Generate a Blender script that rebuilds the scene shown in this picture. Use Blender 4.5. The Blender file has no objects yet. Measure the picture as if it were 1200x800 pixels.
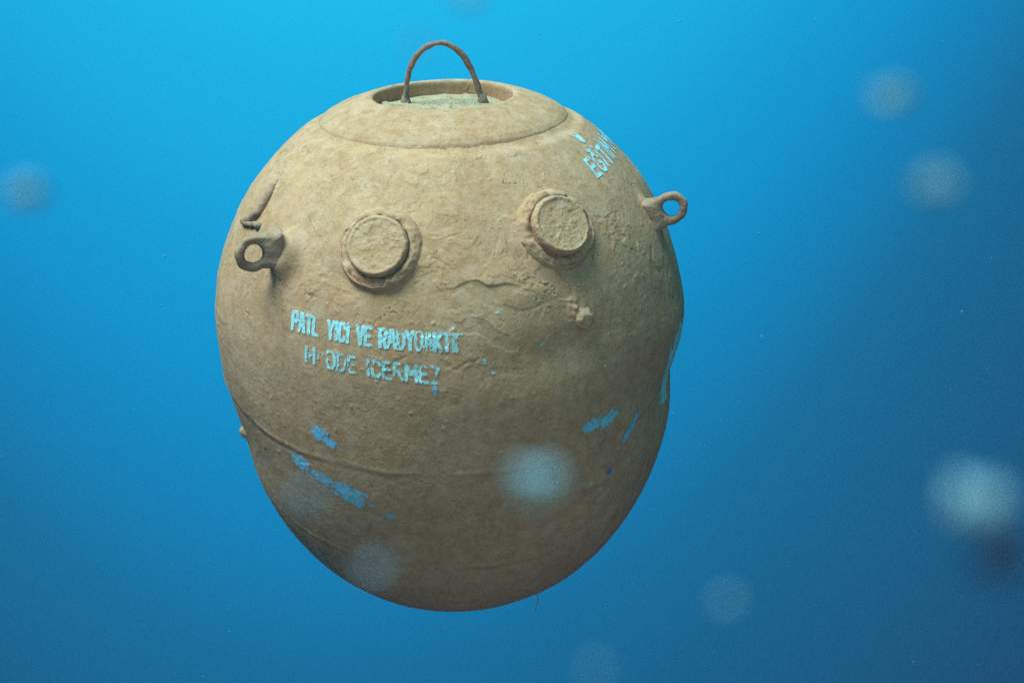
import bpy, math, random
import numpy as np
from mathutils import Matrix, Vector

# ------------------------------------------------------------------ camera, water light, sun, exposure
scene = bpy.context.scene
COL = scene.collection
R = math.radians

cam_data = bpy.data.cameras.new('camera')
cam = bpy.data.objects.new('camera', cam_data)
COL.objects.link(cam)
cam_data.sensor_width = 36.0
cam_data.lens = 60.0
cam_data.clip_start = 0.01
cam_data.clip_end = 200.0
_r = Vector((0.99936158, -0.03378071, 0.01163163))
_u = Vector((0.00071394, 0.34438561, 0.93882802))
_f = Vector((0.03572004, 0.93822035, -0.34418986))
cam.matrix_world = Matrix(((_r.x, _u.x, -_f.x, 0.0), (_r.y, _u.y, -_f.y, -3.5173),
                           (_r.z, _u.z, -_f.z, 1.2111), (0, 0, 0, 1)))
cam_data.dof.use_dof = True
cam_data.dof.focus_distance = 3.33
cam_data.dof.aperture_fstop = 8.5
scene.camera = cam

scene.view_settings.view_transform = 'Standard'
scene.view_settings.look = 'None'
scene.view_settings.exposure = 0.0
scene.view_settings.gamma = 1.0
scene.cycles.volume_bounces = 1
scene.cycles.max_bounces = 6
scene.cycles.use_denoising = False


def srgb(r, g, b):
    def f(c):
        c /= 255.0
        return c / 12.92 if c <= 0.04045 else ((c + 0.055) / 1.055) ** 2.4
    return (f(r), f(g), f(b), 1.0)


# open sea: brightness follows height above the horizon and the sunlit heading
world = bpy.data.worlds.new('World')
scene.world = world
world.use_nodes = True
nt = world.node_tree
nt.nodes.clear()
out = nt.nodes.new('ShaderNodeOutputWorld')
bg = nt.nodes.new('ShaderNodeBackground')
tc = nt.nodes.new('ShaderNodeTexCoord')
sep = nt.nodes.new('ShaderNodeSeparateXYZ')
nt.links.new(tc.outputs['Generated'], sep.inputs[0])
side = nt.nodes.new('ShaderNodeVectorMath')
side.operation = 'DOT_PRODUCT'
AZ0 = R(-3.0)
side.inputs[1].default_value = (math.cos(AZ0), -math.sin(AZ0), 0)
nt.links.new(tc.outputs['Generated'], side.inputs[0])


def wmath(op, a, b):
    n = nt.nodes.new('ShaderNodeMath')
    n.operation = op
    for i, v in enumerate((a, b)):
        if isinstance(v, (int, float)):
            n.inputs[i].default_value = v
        else:
            nt.links.new(v, n.inputs[i])
    return n.outputs[0]


sq = wmath('MULTIPLY', side.outputs['Value'], side.outputs['Value'])
v = wmath('SUBTRACT', sep.outputs['Z'], wmath('MULTIPLY', sq, 2.5))
v = wmath('ADD', v, 1.0)
v = wmath('MULTIPLY', v, 0.5)                      # (v + 1) / 2 -> 0..1
ramp = nt.nodes.new('ShaderNodeValToRGB')
nt.links.new(v, ramp.inputs[0])
cr = ramp.color_ramp
stops = [(-1.0, (25, 46, 76)), (-0.78, (28, 67, 99)), (-0.58, (24, 90, 129)), (-0.52, (23, 102, 146)), (-0.45, (18, 123, 175)), (-0.35, (16, 148, 205)), (-0.25, (24, 169, 221)), (-0.155, (30, 186, 236)), (0.05, (40, 201, 244)), (1.0, (82, 214, 248))]
for i, (p, c) in enumerate(stops):
    e = cr.elements[i] if i < 2 else cr.elements.new(0.5)
    e.position = (p + 1) / 2
    e.color = srgb(*c)
cr.interpolation = 'LINEAR'
nt.links.new(ramp.outputs[0], bg.inputs[0])
bg.inputs[1].default_value = 1.0
nt.links.new(bg.outputs[0], out.inputs[0])

sun_data = bpy.data.lights.new('sun', 'SUN')
sun_data.energy = 4.95
sun_data.color = (0.95, 1.45, 2.15)
sun_data.angle = R(32)
sun = bpy.data.objects.new('sun', sun_data)
COL.objects.link(sun)
SUN_DIR = Vector((-0.40, -0.02, 0.92)).normalized()     # towards the sun
sun.rotation_euler = SUN_DIR.to_track_quat('Z', 'Y').to_euler()

# unseen warm lamp added behind the camera to fill the shaded front faintly
fill_lamp_data = bpy.data.lights.new('warm_fill_lamp', 'AREA')
fill_lamp_data.shape = 'DISK'
fill_lamp_data.size = 0.6
fill_lamp_data.energy = 120.0
fill_lamp_data.color = (1.0, 0.62, 0.30)
fill_lamp = bpy.data.objects.new('warm_fill_lamp', fill_lamp_data)
COL.objects.link(fill_lamp)
fill_lamp.location = (1.2, -8.2, 0.2)
fill_lamp.rotation_euler = (Vector((0, 0, 0)) - fill_lamp.location).to_track_quat('-Z', 'Y').to_euler()


# ------------------------------------------------------------------ helpers
def tag(o, label=None, cat=None, group=None, kind=None):
    if label: o['label'] = label
    if cat: o['category'] = cat
    if group: o['group'] = group
    if kind: o['kind'] = kind
    return o


def mesh_obj(name, verts, faces, mat, parent=None, smooth=True):
    me = bpy.data.meshes.new(name)
    verts = np.asarray(verts, dtype=np.float32)
    faces = np.asarray(faces, dtype=np.int32)
    k = faces.shape[1]
    me.vertices.add(len(verts))
    me.vertices.foreach_set('co', verts.ravel())
    me.loops.add(faces.size)
    me.loops.foreach_set('vertex_index', faces.ravel())
    me.polygons.add(len(faces))
    me.polygons.foreach_set('loop_start', np.arange(0, faces.size, k, dtype=np.int32))
    me.polygons.foreach_set('loop_total', np.full(len(faces), k, dtype=np.int32))
    me.polygons.foreach_set('use_smooth', np.full(len(faces), smooth, dtype=bool))
    me.update(calc_edges=True)
    me.validate()
    me.materials.append(mat)
    o = bpy.data.objects.new(name, me)
    COL.objects.link(o)
    if parent:
        o.parent = parent
    return o


def grid_faces(nr, nc, closed=True):
    i = np.arange(nr - 1)[:, None]
    j = np.arange(nc if closed else nc - 1)[None, :]
    jn = (j + 1) % nc
    return np.stack([i * nc + j, (i + 1) * nc + j, (i + 1) * nc + jn, i * nc + jn], -1).reshape(-1, 4)


_rng = np.random.default_rng(7)
_perm = np.concatenate([_rng.permutation(256)] * 3)
_grad = _rng.normal(size=(256, 3))
_grad = (_grad / np.linalg.norm(_grad, axis=1)[:, None]).astype(np.float32)


def perlin(P):
    P = np.asarray(P, dtype=np.float32)
    I = np.floor(P).astype(np.int32)
    f = P - I.astype(np.float32)
    I &= 255
    w = f * f * f * (f * (f * 6 - 15) + 10)
    res = 0
    for dx in (0, 1):
        for dy in (0, 1):
            for dz in (0, 1):
                h = _perm[_perm[_perm[I[..., 0] + dx] + I[..., 1] + dy] + I[..., 2] + dz]
                g = _grad[h]
                d = g[..., 0] * (f[..., 0] - dx) + g[..., 1] * (f[..., 1] - dy) + g[..., 2] * (f[..., 2] - dz)
                wx = w[..., 0] if dx else 1 - w[..., 0]
                wy = w[..., 1] if dy else 1 - w[..., 1]
                wz = w[..., 2] if dz else 1 - w[..., 2]
                res = res + d * wx * wy * wz
    return res * 1.5


def fbm(P, s, octv=3, gain=0.5, off=0.0):
    r, a = 0, 1.0
    for k in range(octv):
        r = r + a * perlin(P * (s * 2 ** k) + off + 13.7 * k)
        a *= gain
    return r


def sstep(a, b, x):
    t = np.clip((x - a) / (b - a), 0, 1)
    return t * t * (3 - 2 * t)


# ------------------------------------------------------------------ materials
def new_mat(name):
    m = bpy.data.materials.new(name)
    m.use_nodes = True
    n = m.node_tree
    b = n.nodes['Principled BSDF']
    b.inputs['Roughness'].default_value = 0.92
    b.inputs['Specular IOR Level'].default_value = 0.03
    return m, n, b


def mix(n, fac, a, b):
    x = n.nodes.new('ShaderNodeMix')
    x.data_type = 'RGBA'
    if isinstance(fac, (int, float)):
        x.inputs[0].default_value = fac
    else:
        n.links.new(fac, x.inputs[0])
    for k, c in ((6, a), (7, b)):
        if isinstance(c, tuple):
            x.inputs[k].default_value = c if len(c) == 4 else (*c, 1)
        else:
            n.links.new(c, x.inputs[k])
    return x.outputs[2]


def tex_noise(n, co, scale, detail=4, rough=0.55, lo=0.4, hi=0.6):
    t = n.nodes.new('ShaderNodeTexNoise')
    t.inputs['Scale'].default_value = scale
    t.inputs['Detail'].default_value = detail
    t.inputs['Roughness'].default_value = rough
    n.links.new(co, t.inputs['Vector'])
    r = n.nodes.new('ShaderNodeMapRange')
    r.inputs[1].default_value = lo
    r.inputs[2].default_value = hi
    n.links.new(t.outputs['Fac'], r.inputs[0])
    return r.outputs[0], t.outputs['Fac']


def silt_material(name, base, brown, green, dark, bump=0.48, grit=1.0):
    """silt-and-rust crusted steel: mottled colour, gritty bump"""
    m, n, b = new_mat(name)
    co = n.nodes.new('ShaderNodeTexCoord').outputs['Object']
    f1, _ = tex_noise(n, co, 4.5, 5, 0.6, 0.38, 0.68)
    f2, _ = tex_noise(n, co, 11, 6, 0.65, 0.50, 0.72)
    f3, _ = tex_noise(n, co, 60, 4, 0.7, 0.56, 0.74)
    f4, n4 = tex_noise(n, co, 150, 3, 0.6, 0.60, 0.72)
    f5, n5 = tex_noise(n, co, 38, 6, 0.7, 0.35, 0.65)
    c = mix(n, f1, base, brown)
    c = mix(n, f2, c, green)
    c = mix(n, f5, mix(n, 0.16, c, (0.02, 0.015, 0.01, 1)), mix(n, 0.10, c, (0.9, 0.8, 0.6, 1)))
    mul = n.nodes.new('ShaderNodeMath')
    mul.operation = 'MULTIPLY'
    mul.inputs[1].default_value = 0.55
    n.links.new(f3, mul.inputs[0])
    c = mix(n, mul.outputs[0], c, dark)
    mul2 = n.nodes.new('ShaderNodeMath')
    mul2.operation = 'MULTIPLY'
    mul2.inputs[1].default_value = 0.5
    n.links.new(f4, mul2.inputs[0])
    c = mix(n, mul2.outputs[0], c, dark)
    for key, colr, amt in (('flake', tuple(min(1.0, x * k) for x, k in zip(base, (1.12, 1.14, 1.2))), 0.30), ('stain', tuple(0.78 * x for x in brown), 0.35), ('crack_shade', tuple(0.7 * x for x in dark), 0.7)):
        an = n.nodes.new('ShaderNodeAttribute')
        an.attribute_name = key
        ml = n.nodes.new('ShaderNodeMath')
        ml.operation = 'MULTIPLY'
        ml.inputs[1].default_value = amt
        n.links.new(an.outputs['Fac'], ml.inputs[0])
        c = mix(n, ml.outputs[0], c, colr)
    f6, _ = tex_noise(n, co, 330, 2, 0.6, 0.60, 0.70)
    f7, _ = tex_noise(n, co, 260, 2, 0.6, 0.62, 0.72)
    f8, _ = tex_noise(n, co, 7, 3, 0.6, 0.40, 0.60)
    m6 = n.nodes.new('ShaderNodeMath')
    m6.operation = 'MULTIPLY'
    n.links.new(f6, m6.inputs[0])
    n.links.new(f8, m6.inputs[1])
    c = mix(n, m6.outputs[0], c, dark)
    m7 = n.nodes.new('ShaderNodeMath')
    m7.operation = 'MULTIPLY'
    m7.inputs[1].default_value = 0.35
    n.links.new(f7, m7.inputs[0])
    c = mix(n, m7.outputs[0], c, tuple(min(1.0, 1.35 * x) for x in base))
    n.links.new(c, b.inputs['Base Color'])
    vor = n.nodes.new('ShaderNodeTexVoronoi')
    vor.inputs['Scale'].default_value = 120
    n.links.new(co, vor.inputs['Vector'])
    b1 = n.nodes.new('ShaderNodeBump')
    b1.inputs['Strength'].default_value = bump
    b1.inputs['Distance'].default_value = 0.0009 * grit
    n.links.new(n5, b1.inputs['Height'])
    b2 = n.nodes.new('ShaderNodeBump')
    b2.inputs['Strength'].default_value = bump
    b2.inputs['Distance'].default_value = 0.0014 * grit
    n.links.new(n4, b2.inputs['Height'])
    n.links.new(b1.outputs[0], b2.inputs['Normal'])
    b3 = n.nodes.new('ShaderNodeBump')
    b3.inputs['Strength'].default_value = bump * 0.35
    b3.inputs['Distance'].default_value = 0.0015 * grit
    n.links.new(vor.outputs['Distance'], b3.inputs['Height'])
    n.links.new(b2.outputs[0], b3.inputs['Normal'])
    n.links.new(b3.outputs[0], b.inputs['Normal'])
    return m


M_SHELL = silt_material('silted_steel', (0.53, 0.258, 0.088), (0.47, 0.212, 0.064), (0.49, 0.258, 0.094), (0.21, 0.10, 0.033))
M_CAP = silt_material('silted_cap', (0.55, 0.280, 0.096), (0.49, 0.228, 0.072), (0.49, 0.268, 0.100), (0.23, 0.115, 0.04), 0.8, 1.2)
M_PLATE = silt_material('algae_plate', (0.42, 0.27, 0.105), (0.44, 0.23, 0.075), (0.34, 0.29, 0.125), (0.16, 0.10, 0.045))
M_RUST = silt_material('rusty_steel', (0.29, 0.145, 0.062), (0.23, 0.105, 0.043), (0.30, 0.175, 0.08), (0.08, 0.05, 0.035), 0.9, 0.9)
M_LUG = silt_material('silted_rusty_lug', (0.38, 0.19, 0.070), (0.29, 0.138, 0.050), (0.35, 0.19, 0.075), (0.12, 0.06, 0.026), 0.9, 0.9)


def paint_material(name, colour, dirt, amount):
    m, n, b = new_mat(name)
    co = n.nodes.new('ShaderNodeTexCoord').outputs['Object']
    f, nn = tex_noise(n, co, 95, 5, 0.7, 0.60 - amount, 0.80 - amount)
    g, _ = tex_noise(n, co, 22, 3, 0.6, 0.35, 0.75)
    c = mix(n, g, colour, tuple(0.72 * x for x in colour[:3]))
    c = mix(n, f, c, dirt)
    n.links.new(c, b.inputs['Base Color'])
    b.inputs['Roughness'].default_value = 0.75
    bp = n.nodes.new('ShaderNodeBump')
    bp.inputs['Strength'].default_value = 0.5
    bp.inputs['Distance'].default_value = 0.001
    n.links.new(nn, bp.inputs['Height'])
    n.links.new(bp.outputs[0], b.inputs['Normal'])
    return m


M_LETTER = paint_material('pale_blue_stencil_paint', (0.42, 0.72, 0.56), (0.36, 0.34, 0.18), 0.12)
M_PAINT = paint_material('worn_blue_paint', (0.20, 0.52, 0.58), (0.32, 0.24, 0.12), 0.14)
M_BLUE = paint_material('dark_blue_paint', (0.10, 0.17, 0.36), (0.2, 0.18, 0.14), 0.1)

# ------------------------------------------------------------------ the mine
CZ = 0.68                                  # height of the widest ring above the base
ROLL = R(2.0)                              # the mine hangs leaning slightly left
root = bpy.data.objects.new('naval_mine', None)
COL.objects.link(root)
root.empty_display_size = 0.2
root.rotation_euler = (0, -ROLL, 0)
root.location = Vector((CZ * math.sin(ROLL), 0, -CZ * math.cos(ROLL)))
tag(root, 'silt covered egg shaped naval mine with rusty handle, hanging in blue water', 'naval mine')


def profile_r(h):
    c = 0.68
    up = np.sqrt(np.maximum(0.25 - np.square(np.maximum(h, 0)), 0))
    lo = 0.5 * np.clip(1 - (np.abs(np.minimum(h, 0)) / c) ** 2.2, 0, 1) ** (1 / 2.2)
    return np.where(h >= 0, up, lo)


def wrap(a):
    return (a + np.pi) % (2 * np.pi) - np.pi


def gauss(phi, h, pd, h0, sp, sh):
    return np.exp(-0.5 * ((wrap(phi - R(pd)) / R(sp)) ** 2 + ((h - h0) / sh) ** 2))


LUGS = [(-46.5, 0.229, -3.0, 0.026), (72.0, 0.232, 23.0, 0.010)]   # azimuth, height, tilt of the eye, boss height
LUG_HEADING = [-69.0, 78.0]
FUZES = [(-17.2, 0.263), (30.6, 0.276)]


def crust(P, masks=None):
    """thin layered crust: lumps, grains and flaked ledges (metres)"""
    d = 0.0018 * fbm(P, 3.2, 2) + 0.0006 * fbm(P, 11, 2, off=3.1)
    d += 0.00028 * fbm(P, 34, 3, off=5.0)
    warp = np.stack([fbm(P, 9, 2, off=o) for o in (1.3, 7.7, 4.2)], -1) * 0.05
    Q = P + warp
    # flaked paint and silt: thin plates with crisp edges
    n1 = fbm(Q * np.array([1, 1, 1.7]), 6.0, 4, 0.6, off=9.0)
    zone = sstep(0.10, 0.35, fbm(P, 3.0, 2, off=21.0) + 0.12)
    zone = zone * sstep(-0.04, 0.08, P[..., 2])
    d += 0.0010 * zone * sstep(-0.012, 0.012, n1 - 0.06)
    n2 = fbm(Q * np.array([1, 1, 1.9]), 13.0, 4, 0.62, off=31.0)
    zone2 = sstep(0.18, 0.34, fbm(P, 4.0, 2, off=41.0) + 0.04)
    zone2 = zone2 * (0.35 + 0.65 * sstep(-0.06, 0.06, P[..., 2]))
    d += 0.0009 * zone2 * sstep(-0.02, 0.02, n2 - 0.20)
    # short open cracks with a lifted lip
    n3 = fbm(Q * np.array([1, 1, 2.2]), 7.0, 3, 0.55, off=51.0)
    z3 = sstep(0.15, 0.30, fbm(P, 9.0, 2, off=61.0)) * (0.25 + 0.75 * sstep(0.0, 0.12, P[..., 2]))
    d -= 0.0022 * z3 * np.exp(-(n3 / 0.011) ** 2)
    d += 0.0008 * z3 * np.exp(-((n3 - 0.035) / 0.022) ** 2)
    n5 = fbm(Q * np.array([1, 1, 1.4]), 16.0, 3, 0.55, off=151.0)
    z5 = (0.3 + 0.7 * sstep(0.0, 0.12, P[..., 2])) * sstep(0.38, 0.50, fbm(P, 13.0, 2, off=161.0))
    d -= 0.0012 * z5 * np.exp(-(n5 / 0.03) ** 2)
    if masks is not None:
        masks['crack_shade'] = np.clip(z3 * np.exp(-(n3 / 0.010) ** 2) + 0.5 * z5 * np.exp(-(n5 / 0.028) ** 2), 0, 1)  # dark colour along cracks, painted in for shade the shallow relief lacks
        masks['flake'] = np.clip(zone * sstep(-0.012, 0.012, n1 - 0.06) + zone2 * sstep(-0.02, 0.02, n2 - 0.20), 0, 1)
    # fine grain
    d += 0.00022 * fbm(P, 95, 2, off=15.0)
    # scattered pimples
    n4 = perlin(P * 85 + 2.0)
    d += 0.0013 * sstep(0.48, 0.75, n4) * sstep(-0.2, 0.3, fbm(P, 6, 2, off=71.0))
    return d


def form(phi, h, P):
    """dents, seams, bosses (metres, outwards)"""
    d = -0.017 * gauss(phi, h, 75, -0.135, 16, 0.047)
    d += 0.005 * gauss(phi, h, 66, 0.015, 14, 0.035)
    d += 0.004 * gauss(phi, h, 80, 0.0, 25, 0.05)
    d -= 0.009 * gauss(phi, h, -74, -0.25, 18, 0.06)
    d += 0.006 * gauss(phi, h, -80, 0.05, 24, 0.12)
    d -= 0.009 * gauss(phi, h, 21, 0.045, 9, 0.035)
    d -= 0.007 * gauss(phi, h, 34, 0.075, 8, 0.05)
    d -= 0.006 * gauss(phi, h, 46, -0.05, 9, 0.05)
    d += 0.004 * gauss(phi, h, 6, -0.02, 12, 0.05)
    d -= 0.005 * gauss(phi, h, -20, 0.20, 9, 0.02)
    wob = 0.004 * fbm(P, 9, 2, off=81.0)
    s1 = h - (-0.176 + 0.085 * (1 - np.cos(phi))) + wob
    k1 = 0.15 + 0.50 * sstep(-0.1, 0.25, fbm(P, 5, 2, off=91.0))
    d += k1 * (0.0018 * np.exp(-(s1 / 0.0060) ** 2) - 0.0010 * np.exp(-((s1 + 0.012) / 0.006) ** 2))
    d -= 0.0036 * sstep(0.006, -0.018, s1) * sstep(-0.25, -0.05, s1) * (0.06 + 0.94 * sstep(0.6, 0.97, np.abs(np.sin(phi))))
    s2 = h - (-0.418 + 0.11 * (1 - np.cos(phi))) + wob
    d += k1 * 0.0016 * np.exp(-(s2 / 0.006) ** 2) - k1 * 0.0008 * np.exp(-((s2 + 0.012) / 0.006) ** 2)
    for a, hh, _, amp in LUGS:
        d += amp * np.exp(-0.5 * (((phi - R(a + (2.0 if a < 0 else 0.0))) * 0.44 / (0.028 if a < 0 else 0.022)) ** 2 + ((h - hh) / 0.033) ** 2) ** 1.8)
    d -= 0.007 * sstep(0.404, 0.420, h)        # seat of the lid
    for a, hh in FUZES:
        r2 = ((phi - R(a)) * 0.42) ** 2 + ((h - hh) * 1.16) ** 2
        d += 0.005 * np.exp(-(r2 / 0.085 ** 2) ** 3)
    # crusted knob below the right cap
    d += 0.007 * gauss(phi, h, 32.0, 0.118, 2.0, 0.016) * (1 + 0.6 * perlin(P * 60))
    d += 0.005 * gauss(phi, h, 30.3, 0.134, 1.5, 0.016) * (1 + perlin(P * 90))
    # swept scar at lower right
    d += 0.004 * gauss(phi, h, 36, -0.258 + 0.0, 3.0, 0.006)
    # flaked ledges under the caps (a slab edge running across the middle)
    e1 = (h - (0.187 + 0.014 * np.sin(phi * 9 + 0.6) + 0.010 * perlin(P * 22 + 5)))
    d += 0.0032 * sstep(-0.002, 0.002, e1) * gauss(phi, h, 9, 0.200, 6.5, 0.018)
    e2 = (h - (0.160 + 0.010 * np.sin(phi * 14) + 0.010 * perlin(P * 25 + 9)))
    d += 0.0030 * sstep(-0.002, 0.002, e2) * gauss(phi, h, 18, 0.170, 4.0, 0.014)
    return d


# shell grid: finer towards the front
NC, NR = 1040, 720
uu = np.linspace(-np.pi, np.pi, NC, endpoint=False)
PHI = uu - 0.45 * np.sin(uu)
hh = np.concatenate([np.linspace(0.432, 0, 2000), -0.68 * np.sin(np.linspace(0, np.pi / 2, 3000)[1:])])
rr = profile_r(hh)
arc = np.concatenate([[0], np.cumsum(np.hypot(np.diff(hh), np.diff(rr)))])
HS = np.interp(np.linspace(0, arc[-1], NR), arc, hh)
RS = np.maximum(np.interp(np.linspace(0, arc[-1], NR), arc, rr), 1e-5)
RS[-1] = 1e-5
dr, dh = np.gradient(RS), np.gradient(HS)
nl = np.hypot(dr, dh)
NRr, NRh = -dh / nl, dr / nl                # outward normal of the profile
ph, hg = np.meshgrid(PHI, HS)
rg = np.repeat(RS[:, None], NC, 1)
P0 = np.stack([rg * np.sin(ph), -rg * np.cos(ph), hg], -1)
N0 = np.stack([NRr[:, None] * np.sin(ph), -NRr[:, None] * np.cos(ph), np.repeat(NRh[:, None], NC, 1)], -1)
MASK = {}
disp = form(ph, hg, P0) + crust(P0, MASK)
disp *= np.concatenate([np.ones(NR - 12), np.linspace(1, 0, 12)])[:, None]
VP = P0 + N0 * disp[..., None]
off = np.array([0, 0, CZ])
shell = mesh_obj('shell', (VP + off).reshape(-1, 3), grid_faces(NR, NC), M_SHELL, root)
MASK['stain'] = (0.9 * gauss(ph, hg, -50.0, 0.150, 2.0, 0.035) + 0.8 * gauss(ph, hg, -16, 0.165, 7, 0.020) + 0.7 * gauss(ph, hg, 33, 0.180, 7, 0.020)
                 + 0.6 * sstep(0.15, 0.5, fbm(P0 * np.array([1, 1, 0.35]), 6.0, 3, 0.6, off=201.0)))
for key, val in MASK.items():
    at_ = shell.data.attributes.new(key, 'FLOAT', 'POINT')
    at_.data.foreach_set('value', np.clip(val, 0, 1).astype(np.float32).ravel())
_du = np.roll(VP, -1, 1) - np.roll(VP, 1, 1)
_dv = np.gradient(VP, axis=0)
VN = np.cross(_dv, _du)
VN /= np.linalg.norm(VN, axis=-1)[..., None] + 1e-12
VN *= np.sign(np.sum(VN * N0, -1))[..., None]
PHI_EXT = np.concatenate([PHI, [np.pi]])


def on_shell(phi, h):
    """point and smooth normal of the built shell at azimuth phi (radians), height h"""
    c = np.interp(wrap(phi), PHI_EXT, np.arange(NC + 1))
    r = np.interp(-h, -HS, np.arange(NR))
    c0, r0 = np.floor(c).astype(int), np.minimum(np.floor(r).astype(int), NR - 2)
    fc, fr = (c - c0)[..., None], (r - r0)[..., None]
    c0 %= NC
    c1 = (c0 + 1) % NC

    def bil(A):
        return (A[r0, c0] * (1 - fc) + A[r0, c1] * fc) * (1 - fr) + (A[r0 + 1, c0] * (1 - fc) + A[r0 + 1, c1] * fc) * fr
    return bil(VP), bil(VN), bil(N0)


# ---- lid with recessed top
def revolve(name, prof, nseg, mat, parent, crust_amt=1.0, origin=off, seed=0.0, step=0.004):
    """prof: list of (r, z); resampled, turned, crusted"""
    pr = np.array(prof, float)
    a = np.concatenate([[0], np.cumsum(np.hypot(*np.diff(pr, axis=0).T))])
    # keep corners: resample each leg
    rs, zs = [], []
    for k in range(len(pr) - 1):
        m = max(2, int((a[k + 1] - a[k]) / step))
        t = np.linspace(0, 1, m, endpoint=False)
        rs.append(pr[k, 0] + (pr[k + 1, 0] - pr[k, 0]) * t)
        zs.append(pr[k, 1] + (pr[k + 1, 1] - pr[k, 1]) * t)
    rs = np.maximum(np.concatenate(rs + [[pr[-1, 0]]]), 1e-5)
    zs = np.concatenate(zs + [[pr[-1, 1]]])
    gr, gz = np.gradient(rs), np.gradient(zs)
    l = np.hypot(gr, gz) + 1e-9
    nr, nz = -gz / l, gr / l
    th = np.linspace(0, 2 * np.pi, nseg, endpoint=False)
    T, Rr = np.meshgrid(th, rs)
    Z = np.repeat(zs[:, None], nseg, 1)
    P = np.stack([Rr * np.sin(T), -Rr * np.cos(T), Z], -1)
    N = np.stack([nr[:, None] * np.sin(T), -nr[:, None] * np.cos(T), np.repeat(nz[:, None], nseg, 1)], -1)
    fade = sstep(0, 0.02, Rr)
    d = crust_amt * crust(P + seed) * fade
    V = P + N * d[..., None]
    return V, grid_faces(len(rs), nseg)


# profile runs from the outside foot up over the rim and down into the recess
lid_prof = [(0.258, 0.395), (0.2625, 0.405), (0.2620, 0.4150), (0.2580, 0.4240), (0.2490, 0.4320), (0.225, 0.4455), (0.195, 0.4570), (0.170, 0.4650),
            (0.158, 0.4685), (0.151, 0.4690), (0.147, 0.4665), (0.1455, 0.461), (0.145, 0.420)]
V, Fc = revolve('lid', lid_prof[::-1], 720, M_SHELL, root, 0.8, seed=3.0, step=0.0025)
V = V + off
lid = mesh_obj('lid', V.reshape(-1, 3), Fc[:, ::-1], M_SHELL, root)
V, Fc = revolve('recessed_plate', [(0.0001, 0.4385), (0.08, 0.4380), (0.1465, 0.4365)], 300, M_PLATE, lid, 3.0, seed=8.0, step=0.002)
mesh_obj('recessed_plate', (V + off).reshape(-1, 3), Fc[:, ::-1], M_PLATE, lid)


def tube(name, pts, radii, mat, parent, nseg=20, noise=0.0, seed=0.0, caps=True):
    pts = np.asarray(pts, float)
    radii = np.broadcast_to(np.asarray(radii, float), (len(pts),)).copy()
    if caps:
        d0, d1 = pts[0] - pts[1], pts[-1] - pts[-2]
        d0 /= np.linalg.norm(d0)
        d1 /= np.linalg.norm(d1)
        pts = np.concatenate([[pts[0] + d0 * radii[0] * 0.35], pts, [pts[-1] + d1 * radii[-1] * 0.35]])
        radii = np.concatenate([[1e-4], radii, [1e-4]])
    T = np.gradient(pts, axis=0)
    T /= np.linalg.norm(T, axis=1)[:, None]
    ref = np.array([0.0, 1.0, 0.12])
    B = np.cross(T, ref)
    B /= np.linalg.norm(B, axis=1)[:, None]
    A = np.cross(B, T)
    th = np.linspace(0, 2 * np.pi, nseg, endpoint=False)
    V = pts[:, None] + radii[:, None, None] * (np.cos(th)[None, :, None] * A[:, None] + np.sin(th)[None, :, None] * B[:, None])
    if noise:
        nn = fbm(V, 45, 3, off=seed) * noise
        V = V + (V - pts[:, None]) / (np.maximum(radii, 1e-3)[:, None, None]) * nn[..., None]
    return mesh_obj(name, V.reshape(-1, 3), grid_faces(len(pts), nseg)[:, ::-1], mat, parent)


def smooth_path(ctrl, n):
    """Catmull-Rom through control points"""
    c = np.array(ctrl, float)
    c = np.concatenate([[2 * c[0] - c[1]], c, [2 * c[-1] - c[-2]]])
    outp = []
    m = len(c) - 3
    for t in np.linspace(0, m - 1e-9, n):
        k = int(t)
        f = t - k
        p0, p1, p2, p3 = c[k:k + 4]
        outp.append(0.5 * (2 * p1 + (p2 - p0) * f + (2 * p0 - 5 * p1 + 4 * p2 - p3) * f ** 2 + (3 * p1 - p0 - 3 * p2 + p3) * f ** 3))
    return np.array(outp)


hy = 0.055
hc = [(-0.080, hy, 0.430), (-0.0785, hy, 0.460), (-0.074, hy, 0.492), (-0.063, hy, 0.524), (-0.046, hy, 0.548), (-0.022, hy, 0.562),
      (0.0, hy, 0.566), (0.022, hy, 0.558), (0.043, hy, 0.539), (0.060, hy, 0.510), (0.072, hy, 0.478), (0.079, hy, 0.450), (0.083, hy, 0.430)]
hp = smooth_path(hc, 90) + off
handle = tube('lifting_handle', hp, 0.0063, M_RUST, root, 20, 0.0022, 2.0)
for x in (-0.080, 0.083):
    b = tube('weld_foot', np.array([(x, hy, 0.434), (x, hy, 0.442), (x * 0.995, hy, 0.456)]) + off, [0.0125, 0.0110, 0.0078], M_RUST, handle, 20, 0.003, x * 50)


# ---- fuze caps
def frame_at(az, h):
    p, _, n = on_shell(np.array(R(az)), np.array(h))
    n = n / np.linalg.norm(n)
    t = np.array([math.cos(R(az)), math.sin(R(az)), 0.0])
    w = np.cross(n, t)
    return p, n, t, w


def place(V, p, t, w, n):
    """local (x along t, y along w, z along n) -> mine"""
    return V[..., 0:1] * t + V[..., 1:2] * w + V[..., 2:3] * n + p


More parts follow.
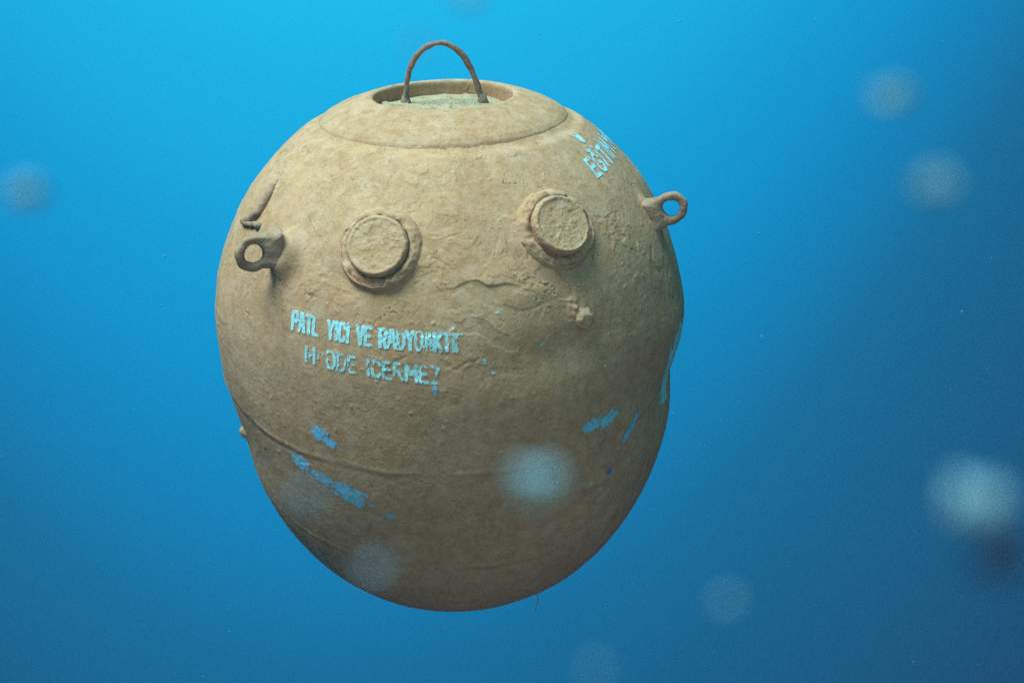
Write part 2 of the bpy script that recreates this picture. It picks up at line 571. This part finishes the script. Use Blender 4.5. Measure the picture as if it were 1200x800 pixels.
for k, (az, h) in enumerate(FUZES):
    p, n, t, w = frame_at(az, h)
    V, Fc = revolve('fuze_collar', [(0.084, -0.014), (0.0815, -0.004), (0.0765, 0.0035), (0.071, 0.0075), (0.0665, 0.0080), (0.0625, 0.0070), (0.0600, 0.0040), (0.0590, -0.01)][::-1],
                    160, M_SHELL, None, 1.0, seed=11.0 + 5 * k, step=0.002)
    # crust has broken away from parts of the collar
    ang = np.arctan2(V[..., 1], V[..., 0])
    lump = 0.0042 * fbm(V + k * 3.0, 55, 3, off=2.0 + 9 * k)
    gap = (sstep(0.0, 0.9, np.cos(ang - (R(215) if k == 0 else R(300)))) * 0.012)
    V[..., 2] += np.where(V[..., 2] > 0.002, lump - gap * (0.7 + 0.5 * perlin(V * 40)), 0)
    V[..., :2] *= (1 + 0.030 * fbm(V, 36, 3, off=k)[..., None])
    collar = mesh_obj('fuze_collar', (place(V, p - n * 0.002, t, w, n) + off).reshape(-1, 3), Fc[:, ::-1], M_SHELL, root)
    H = 0.020 if k == 0 else 0.024
    V, Fc = revolve('fuze_cap', [(0.0001, H - 0.002), (0.030, H - 0.0025), (0.049, H - 0.002), (0.0545, H - 0.0002), (0.0575, H - 0.0022), (0.0600, H - 0.008),
                                 (0.0600, H - 0.014), (0.0585, 0.004), (0.0585, -0.014)], 160, M_CAP, None, 1.0, seed=21.0 + 5 * k, step=0.002)
    V[..., :2] *= (1 + 0.024 * fbm(V, 40, 3, 0.6, off=4.0 + k)[..., None])
    V[..., 2] += np.where(V[..., 2] > H * 0.5, 0.0009 * fbm(V, 70, 3, 0.65, off=14.0 + k), 0)
    mesh_obj('fuze_cap', (place(V, p, t, w, n) + off).reshape(-1, 3), Fc[:, ::-1], M_CAP, root)


# ---- eye lugs: a cast plate in the vertical plane with a round eye
def eye_lug(az, h, tilt, heading, seed, size=1.0, corner=150):
    p, n, t, w = frame_at(az, h)
    rad = np.array([math.sin(R(heading)), -math.cos(R(heading)), 0.0])
    t = np.array([math.cos(R(heading)), math.sin(R(heading)), 0.0])
    u = rad * math.cos(R(tilt)) + np.array([0, 0, 1.0]) * math.sin(R(tilt))
    wv = -rad * math.sin(R(tilt)) + np.array([0, 0, 1.0]) * math.cos(R(tilt))
    cu = 0.038                                         # eye centre out from the shell
    nth, nv = 120, 28
    th = np.linspace(-np.pi, np.pi, nth, endpoint=False)
    ath = np.abs(th)
    base = (cu + 0.022)
    t0, t1 = R(100), R(corner)
    ro = 0.0365
    rcorner = base / -math.cos(t1)
    f = np.clip((ath - t0) / (t1 - t0), 0, 1)
    outer = ro + (rcorner - ro) * f ** 2.7
    outer = np.where(ath > t1, base / np.maximum(-np.cos(ath), 0.2), outer)
    inner = np.full(nth, 0.0185) * (1 + 0.04 * np.sin(3 * th + seed))
    outer = outer * (1 + 0.035 * np.sin(2.3 * th + seed) + 0.02 * np.sin(7 * th + seed * 2))
    mid, half = (outer + inner) / 2, (outer - inner) / 2
    vv = np.linspace(0, 2 * np.pi, nv, endpoint=False)
    cx = np.sign(np.cos(vv)) * np.abs(np.cos(vv)) ** 0.75
    cy = np.sign(np.sin(vv)) * np.abs(np.sin(vv)) ** 0.75
    thick = 0.0100 + 0.006 * f ** 2
    rho = mid[:, None] + half[:, None] * cx[None]
    U = cu + rho * np.cos(th)[:, None]
    W = rho * np.sin(th)[:, None]
    # thickest where it meets the shell
    Tk = thick[:, None] * cy[None] * (1 + 0.9 * sstep(0.03, -0.02, U))
    U, W, Tk = U * size, W * size, Tk * size
    V = p + U[..., None] * u + W[..., None] * wv + Tk[..., None] * t
    nn = 0.0022 * fbm(V, 40, 3, off=seed)
    V = V + nn[..., None] * (np.sign(cy)[None, :, None] * t)
    Vc = np.concatenate([V, V[:1]], 0)
    return mesh_obj('eye_lug', (V + off).reshape(-1, 3), torus_faces(nth, nv), M_LUG, root)


def torus_faces(a, b):
    i, j = np.meshgrid(np.arange(a), np.arange(b), indexing='ij')
    i2, j2 = (i + 1) % a, (j + 1) % b
    return np.stack([i * b + j, i2 * b + j, i2 * b + j2, i * b + j2], -1).reshape(-1, 4)


for k, (az, h, tilt, _) in enumerate(LUGS):
    eye_lug(az, h, tilt, LUG_HEADING[k], 3.0 + 4 * k, (1.0, 0.93)[k], (147, 147)[k])

# ---- bent rusty strap above the left lug
strap_ctrl = [(-65.5, 0.326, 0.002), (-64.2, 0.310, 0.003), (-63.6, 0.292, 0.004), (-64.4, 0.274, 0.004), (-66.5, 0.260, 0.004), (-69.5, 0.250, 0.003), (-71.5, 0.247, 0.002)]
sp = []
for a, h, lift in strap_ctrl:
    p, _, n = on_shell(np.array(R(a)), np.array(h))
    sp.append(p + n * lift)
tube('bent_strap', smooth_path(sp, 50) + off, np.interp(np.linspace(0, 1, 50), [0, 0.25, 0.7, 1], [0.0072, 0.0078, 0.0084, 0.0075]), M_LUG, root, 14, 0.002, 6.0)
sp = []
for a, h, lift in [(-70.5, 0.2450, 0.003), (-65.5, 0.2510, 0.004), (-60.0, 0.2580, 0.003)]:
    p, _, n = on_shell(np.array(R(a)), np.array(h))
    sp.append(p + n * lift)
tube('strap_foot', smooth_path(sp, 24) + off, 0.0058, M_LUG, bpy.data.objects['bent_strap'], 12, 0.003, 9.0)

# ---- small corroded studs
for az, h, rs, seed in [(-72.5, -0.222, 0.017, 1.0), (32.3, 0.111, 0.020, 2.0)]:
    p, n, t, w = frame_at(az, h)
    V, Fc = revolve('corroded_stud', [(0.0001, 0.008), (rs * 0.45, 0.0075), (rs * 0.8, 0.0040), (rs, -0.001), (rs * 1.15, -0.010)], 60, M_CAP, None, 0.8, seed=31 + seed, step=0.002)
    V[..., :2] *= (1 + 0.18 * fbm(V, 45, 2, off=seed)[..., None])
    V[..., 2] += 0.004 * fbm(V, 55, 2, off=seed + 5)
    mesh_obj('corroded_stud', (place(V, p, t, w, n) + off).reshape(-1, 3), Fc[:, ::-1], M_CAP, root)

# ------------------------------------------------------------------ stencilled lettering and worn paint (thin films on the shell)
G = {
    'P': (0.62, [[(0, 0), (0, 1), (.75, 1), (1, .85), (1, .65), (.75, .5), (0, .5)]]),
    'A': (0.68, [[(0, 0), (.35, 1), (.65, 1), (1, 0)], [(.2, .35), (.8, .35)]]),
    'T': (0.62, [[(0, 1), (1, 1)], [(.5, 1), (.5, 0)]]),
    'L': (0.55, [[(0, 1), (0, 0), (1, 0)]]),
    'Y': (0.66, [[(0, 1), (.5, .5), (1, 1)], [(.5, .5), (.5, 0)]]),
    'I': (0.12, [[(.5, 0), (.5, 1)]]),
    'İ': (0.12, [[(.5, 0), (.5, 1)], [(.5, 1.28), (.5, 1.32)]]),
    'C': (0.62, [[(1, .78), (.75, 1), (.25, 1), (0, .8), (0, .2), (.25, 0), (.75, 0), (1, .22)]]),
    'Ç': (0.62, [[(1, .78), (.75, 1), (.25, 1), (0, .8), (0, .2), (.25, 0), (.75, 0), (1, .22)], [(.55, -.12), (.45, -.26)]]),
    'V': (0.66, [[(0, 1), (.5, 0), (1, 1)]]),
    'E': (0.58, [[(1, 1), (0, 1), (0, 0), (1, 0)], [(0, .52), (.8, .52)]]),
    'R': (0.64, [[(0, 0), (0, 1), (.75, 1), (1, .85), (1, .65), (.75, .5), (0, .5)], [(.5, .5), (1, 0)]]),
    'D': (0.64, [[(0, 0), (0, 1), (.65, 1), (1, .75), (1, .25), (.65, 0), (0, 0)]]),
    'O': (0.64, [[(.25, 0), (0, .2), (0, .8), (.25, 1), (.75, 1), (1, .8), (1, .2), (.75, 0), (.25, 0)]]),
    'K': (0.64, [[(0, 0), (0, 1)], [(1, 1), (.05, .45)], [(.35, .6), (1, 0)]]),
    'F': (0.56, [[(0, 0), (0, 1), (1, 1)], [(0, .52), (.8, .52)]]),
    'M': (0.80, [[(0, 0), (0, 1), (.5, .4), (1, 1), (1, 0)]]),
    'Z': (0.60, [[(0, 1), (1, 1), (0, 0), (1, 0)]]),
    'G': (0.64, [[(1, .78), (.75, 1), (.25, 1), (0, .8), (0, .2), (.25, 0), (.75, 0), (1, .2), (1, .48), (.6, .48)]]),
    'Ğ': (0.64, [[(1, .78), (.75, 1), (.25, 1), (0, .8), (0, .2), (.25, 0), (.75, 0), (1, .2), (1, .48), (.6, .48)], [(.2, 1.34), (.5, 1.22), (.8, 1.34)]]),
    'N': (0.66, [[(0, 0), (0, 1), (1, 0), (1, 1)]]),
}


def seg_dist(X, Y, a, b):
    ax, ay = a
    bx, by = b
    dx, dy = bx - ax, by - ay
    L2 = dx * dx + dy * dy + 1e-12
    t = np.clip(((X - ax) * dx + (Y - ay) * dy) / L2, 0, 1)
    return np.hypot(X - ax - t * dx, Y - ay - t * dy)


def film(name, keep, phi, h, mat, parent, lift=0.0011, label=None):
    """keep: cell mask of an (m-1, n-1) grid; phi, h: vertex grids"""
    p, nrm, n0 = on_shell(phi, h)
    V = p + n0 * lift
    m, n = phi.shape
    F = grid_faces(m, n, closed=False)[keep.ravel()]
    used = np.unique(F)
    idx = np.zeros(m * n, dtype=np.int64)
    idx[used] = np.arange(len(used))
    o = mesh_obj(name, (V.reshape(-1, 3)[used] + off), idx[F], mat, parent)
    if label:
        o['label'] = label
    return o


def lettering(text, strength, az0, az1, hb0, hb1, height, seed, label, wear=0.5, cell=0.0009, thick=0.094):
    """text along the shell from azimuth az0 to az1, baseline height hb0 to hb1"""
    gap = 0.30
    xs, x = [], 0.0
    for ch in text:
        wd = 0.42 if ch == ' ' else G[ch][0]
        xs.append(x)
        x += wd + gap
    total = x - gap
    length = abs(R(az1 - az0)) * float(profile_r(np.array((hb0 + hb1) / 2)))
    sx = length / total                     # metres per unit in x; y unit = height
    ncol = int(length / cell) + 16
    nrow = int(height * 1.8 / cell)
    X = (np.arange(ncol) - 8) * cell
    Y = np.linspace(-0.40, 1.40, nrow) * height
    XX, YY = np.meshgrid(X, Y[::-1])
    az = R(az0) + (R(az1) - R(az0)) * (XX / length)
    hbase = hb0 + (hb1 - hb0) * (XX / length)
    nrm_h = 0.96
    H = hbase + YY * nrm_h
    xc, yc = 0.5 * (XX[:-1, :-1] + XX[1:, 1:]), 0.5 * (YY[:-1, :-1] + YY[1:, 1:])
    wob = 0.0011 * perlin(np.stack([xc * 130, yc * 130, np.full_like(xc, seed)], -1))
    best = np.full(xc.shape, 1.0)
    stren = np.zeros(xc.shape)
    k = 0
    for ch, x0 in zip(text, xs):
        if ch == ' ':
            continue
        wd, lines = G[ch]
        for ln in lines:
            for a, b in zip(ln[:-1], ln[1:]):
                A = ((x0 + a[0] * wd) * sx, a[1] * height)
                B = ((x0 + b[0] * wd) * sx, b[1] * height)
                d = seg_dist(xc, yc, A, B)
                upd = d < best
                best = np.where(upd, d, best)
                stren = np.where(upd, strength[k], stren)
        k += 1
    q = np.stack([xc * 70, yc * 45, np.full_like(xc, seed + 3.3)], -1)
    q2 = np.stack([xc * 380, yc * 160, np.full_like(xc, seed + 8.3)], -1)
    wearn = 0.5 + 0.55 * perlin(q) + 0.35 * perlin(q * 2.3) + 0.35 * perlin(q2)
    keep = (best + wob < thick * height * (0.75 + 0.5 * stren)) & (wearn < wear + 0.75 * stren)
    # a little overspray
    speck = perlin(np.stack([xc * 420, yc * 420, np.full_like(xc, seed + 1)], -1))
    keep |= (best < 0.16 * height) & (speck > 0.55) & (wearn < 0.45)
    return film('stencil_lettering', keep, az, H, M_LETTER, root, label=label)


lettering('PATLAYICI VE RADYOAKTİF',
          [.9, .9, .8, .9, .12, .8, .85, .9, .8, .8, .7, .95, .6, .65, .8, .5, .5, .9, .65, .45, .3],
          -38.3, 2.9, 0.1000, 0.0815, 0.0335, 4.0, 'worn pale blue stencilled words PATLAYICI VE RADYOAKTİF', 0.32)
lettering('MADDE İÇERMEZ', [.6, .1, .5, .45, .55, .7, .6, .6, .45, .95, .5, .45],
          -34.0, -2.4, 0.0425, 0.0220, 0.0315, 14.0, 'fainter pale blue stencilled words MADDE İÇERMEZ', 0.28)
lettering('EĞİTİM', [.7, .6, .6, .8, .8, .9], 55.5, 80.0, 0.338, 0.350, 0.029, 24.0, 'pale blue stencilled word EĞİTİM on the upper right shoulder', 0.42, thick=0.10)
lettering('MAYINI', [.9, .9, .9, .9, .9, .9], 84.0, 108.0, 0.352, 0.362, 0.029, 27.0, 'pale blue stencilled word curving out of sight past the right shoulder', 0.42, thick=0.10)


def patch(az, h, wa, wh, slope, seed, mat, thr=0.0, label=None, fine=70.0, name='paint_patch'):
    """worn blotch of paint; wa, wh half sizes in metres, slope in metres of height per metre across"""
    cell = 0.0011
    r = float(profile_r(np.array(h)))
    n, m = int(2.6 * wa / cell) + 2, int(2.6 * wh / cell) + 2
    X, Y = np.meshgrid(np.linspace(-1.3, 1.3, n) * wa, np.linspace(1.3, -1.3, m) * wh)
    az_ = R(az) + X / r
    H = h + Y * 0.97 + slope * X
    xc, yc = X[:-1, :-1], Y[:-1, :-1]
    d = np.hypot(xc / wa, yc / wh)
    q = np.stack([xc * fine, yc * fine, np.full_like(xc, seed)], -1)
    e = d + 0.45 * perlin(q) + 0.30 * perlin(q * 2.4) + 0.28 * perlin(q * 6)
    keep = e < 0.78 + thr
    return film(name, keep, az_, H, mat, root, label=label)


patch(-31.9, -0.106, 0.022, 0.020, -0.1, 1.0, M_PAINT, 0.02)
patch(-29.4, -0.122, 0.022, 0.013, -0.4, 2.0, M_PAINT)
patch(-39.3, -0.186, 0.024, 0.020, -0.2, 3.0, M_PAINT, 0.12)
patch(-33.0, -0.212, 0.034, 0.017, -0.30, 4.0, M_PAINT, 0.02)
patch(-26.0, -0.237, 0.046, 0.026, -0.28, 5.0, M_PAINT, 0.08)
patch(-16.5, -0.276, 0.014, 0.010, -0.2, 6.0, M_PAINT, -0.1)
patch(33.8, -0.113, 0.028, 0.017, 0.15, 7.0, M_PAINT, 0.05)
patch(39.0, -0.113, 0.032, 0.017, 0.25, 8.0, M_PAINT, 0.05)
patch(48.0, -0.160, 0.032, 0.018, 0.8, 9.0, M_PAINT, 0.08)
patch(-3.4, 0.008, 0.007, 0.014, 0.0, 10.0, M_PAINT, -0.15)
patch(7.6, 0.0577, 0.006, 0.008, 0.0, 11.0, M_LETTER, -0.1)
patch(9.4, 0.035, 0.005, 0.004, 0.0, 12.0, M_LETTER, -0.1)
patch(21.5, 0.078, 0.012, 0.006, 0.4, 13.0, M_LETTER, -0.25)
patch(11.0, 0.148, 0.008, 0.005, 0.2, 14.0, M_LETTER, -0.2)
patch(64.5, 0.398, 0.013, 0.012, 0.0, 15.0, M_LETTER, 0.0)
patch(41.4, -0.238, 0.009, 0.010, 0.0, 16.0, M_BLUE, 0.0, 'small dark blue paint spot')
patch(71.5, -0.085, 0.048, 0.075, 0.0, 17.0, M_LETTER, 0.55, 'pale paint strip at the right flank', 40.0)
patch(-47.5, -0.442, 0.009, 0.030, 0.0, 18.0, M_PAINT, -0.1)

# ---- thin weed thread under the belly
sp = [(0.165, -0.22, -0.585), (0.168, -0.225, -0.605), (0.163, -0.228, -0.625), (0.169, -0.23, -0.645)]
tube('weed_thread', smooth_path(sp, 24)[:18] + off, 0.0010, M_LUG, root, 8, 0.0006, 4.0)

# ------------------------------------------------------------------ drifting particles near the lens and fine marine snow
M_SNOW, _n, _b = new_mat('organic_flake')
_b.inputs['Base Color'].default_value = (0.15, 0.22, 0.20, 1)


M_FLAKE, _n, _b = new_mat('pale_clot')
_b.inputs['Base Color'].default_value = (0.16, 0.25, 0.21, 1)
M_DIM, _n, _b = new_mat('dull_clot')
_b.inputs['Base Color'].default_value = (0.14, 0.24, 0.22, 1)
M_DARK, _n, _b = new_mat('shade_clot')  # near-black clot put in as the shaded side of the large pale particle
_b.inputs['Base Color'].default_value = (0.03, 0.035, 0.045, 1)


def at(px, py, dist):
    d = _f + _r * ((px - 600) / 2000) - _u * ((py - 400) / 2000)
    return Vector((0, -3.5173, 1.2111)) + d * dist


def flake(seed, rad):
    """lumpy soft clot"""
    nth, nr = 20, 12
    th = np.linspace(0, 2 * np.pi, nth, endpoint=False)
    la = np.linspace(-np.pi / 2, np.pi / 2, nr)
    T, Lh = np.meshgrid(th, la)
    V = np.stack([np.cos(Lh) * np.cos(T), np.cos(Lh) * np.sin(T), np.sin(Lh)], -1)
    V = V * (1 + 0.75 * fbm(V, 1.2, 3, off=seed))[..., None] * rad * np.array([1.25, 1.0, 0.85])
    return V.reshape(-1, 3), grid_faces(nr, nth)


FL = [
    (30, 225, 0.26, 2.0, 'soft grey drifting particle at the far left, level with the left eye lug'),
    (1045, 112, 0.25, 1.9, 'faint drifting particle highest on the right side'),
    (1094, 216, 0.23, 1.9, 'faint drifting particle on the right, level with the right eye lug'),
    (633, 563, 0.22, 2.4, 'bright pale drifting particle in front of the lower middle of the mine'),
    (1148, 588, 0.19, 2.5, 'large pale drifting particle at the lower right edge'),
    (1176, 652, 0.19, 2.4, 'dark smudge added as the shaded side of the large pale particle at the lower right'),
    (362, 582, 0.23, 1.2, 'faint drifting particle in front of the blue paint patches'),
    (438, 668, 0.23, 1.1, 'faint drifting particle at the lower left underside of the mine'),
    (852, 704, 0.23, 0.9, 'very faint drifting particle right of the mine near the bottom'),
    (490, 52, 0.24, 0.8, 'very faint drifting particle over the lifting handle'),
    (550, -6, 0.25, 1.3, 'dull drifting particle cut by the top edge above the handle'),
    (700, 782, 0.23, 0.8, 'very faint drifting particle at the bottom edge below the mine'),
]
for k, (px, py, dist, rmm, lab) in enumerate(FL):
    V, Fc = flake(5.0 * k, rmm * 0.001)
    o = mesh_obj('drifting_particle', V, Fc, M_DARK if 'dark' in lab else M_FLAKE if 'pale' in lab else M_DIM)
    o.location = at(px, py, dist)
    tag(o, lab, 'particle', 'particles drifting close to the camera')

rng = np.random.default_rng(21)
NS = 9000
ctr = np.stack([rng.uniform(-3.2, 3.2, NS), rng.uniform(-2.4, 7.5, NS), rng.uniform(-3.6, 1.9, NS)], -1)
inside = (np.hypot(ctr[:, 0], ctr[:, 1]) < 0.62) & (np.abs(ctr[:, 2]) < 0.8)
ctr = ctr[~inside]
size = 0.0005 + 0.0017 * rng.random(len(ctr)) ** 3
octa = np.array([(1, 0, 0), (-1, 0, 0), (0, 1, 0), (0, -1, 0), (0, 0, 1), (0, 0, -1)], float)
of = np.array([(0, 2, 4), (2, 1, 4), (1, 3, 4), (3, 0, 4), (2, 0, 5), (1, 2, 5), (3, 1, 5), (0, 3, 5)])
stretch = rng.uniform(0.6, 1.4, (len(ctr), 1, 3))
V = ctr[:, None] + octa[None] * size[:, None, None] * stretch
Fc = (of[None] + 6 * np.arange(len(ctr))[:, None, None]).reshape(-1, 3)
snow = mesh_obj('marine_snow', V.reshape(-1, 3), Fc, M_SNOW)
tag(snow, 'fine pale marine snow specks suspended throughout the blue water', 'marine snow', kind='stuff')

# ------------------------------------------------------------------ the water itself as a thin scattering volume
hm = bpy.data.materials.new('sea_water_haze')
hm.use_nodes = True
hn = hm.node_tree
hn.nodes.clear()
ho = hn.nodes.new('ShaderNodeOutputMaterial')
pv = hn.nodes.new('ShaderNodeVolumePrincipled')
pv.inputs['Color'].default_value = (0.10, 0.62, 0.85, 1)
pv.inputs['Density'].default_value = 0.0085
pv.inputs['Anisotropy'].default_value = 0.2
hn.links.new(pv.outputs[0], ho.inputs['Volume'])
x0, x1, y0, y1, z0, z1 = -5, 5, -9.5, 9, -5, 2.2
hv = [(x, y, z) for x in (x0, x1) for y in (y0, y1) for z in (z0, z1)]
hf = [(0, 1, 3, 2), (4, 6, 7, 5), (0, 4, 5, 1), (2, 3, 7, 6), (0, 2, 6, 4), (1, 5, 7, 3)]
haze = mesh_obj('haze', hv, hf, hm, smooth=False)
tag(haze, 'clear blue hazy sea water all around the mine', 'sea water', kind='stuff')
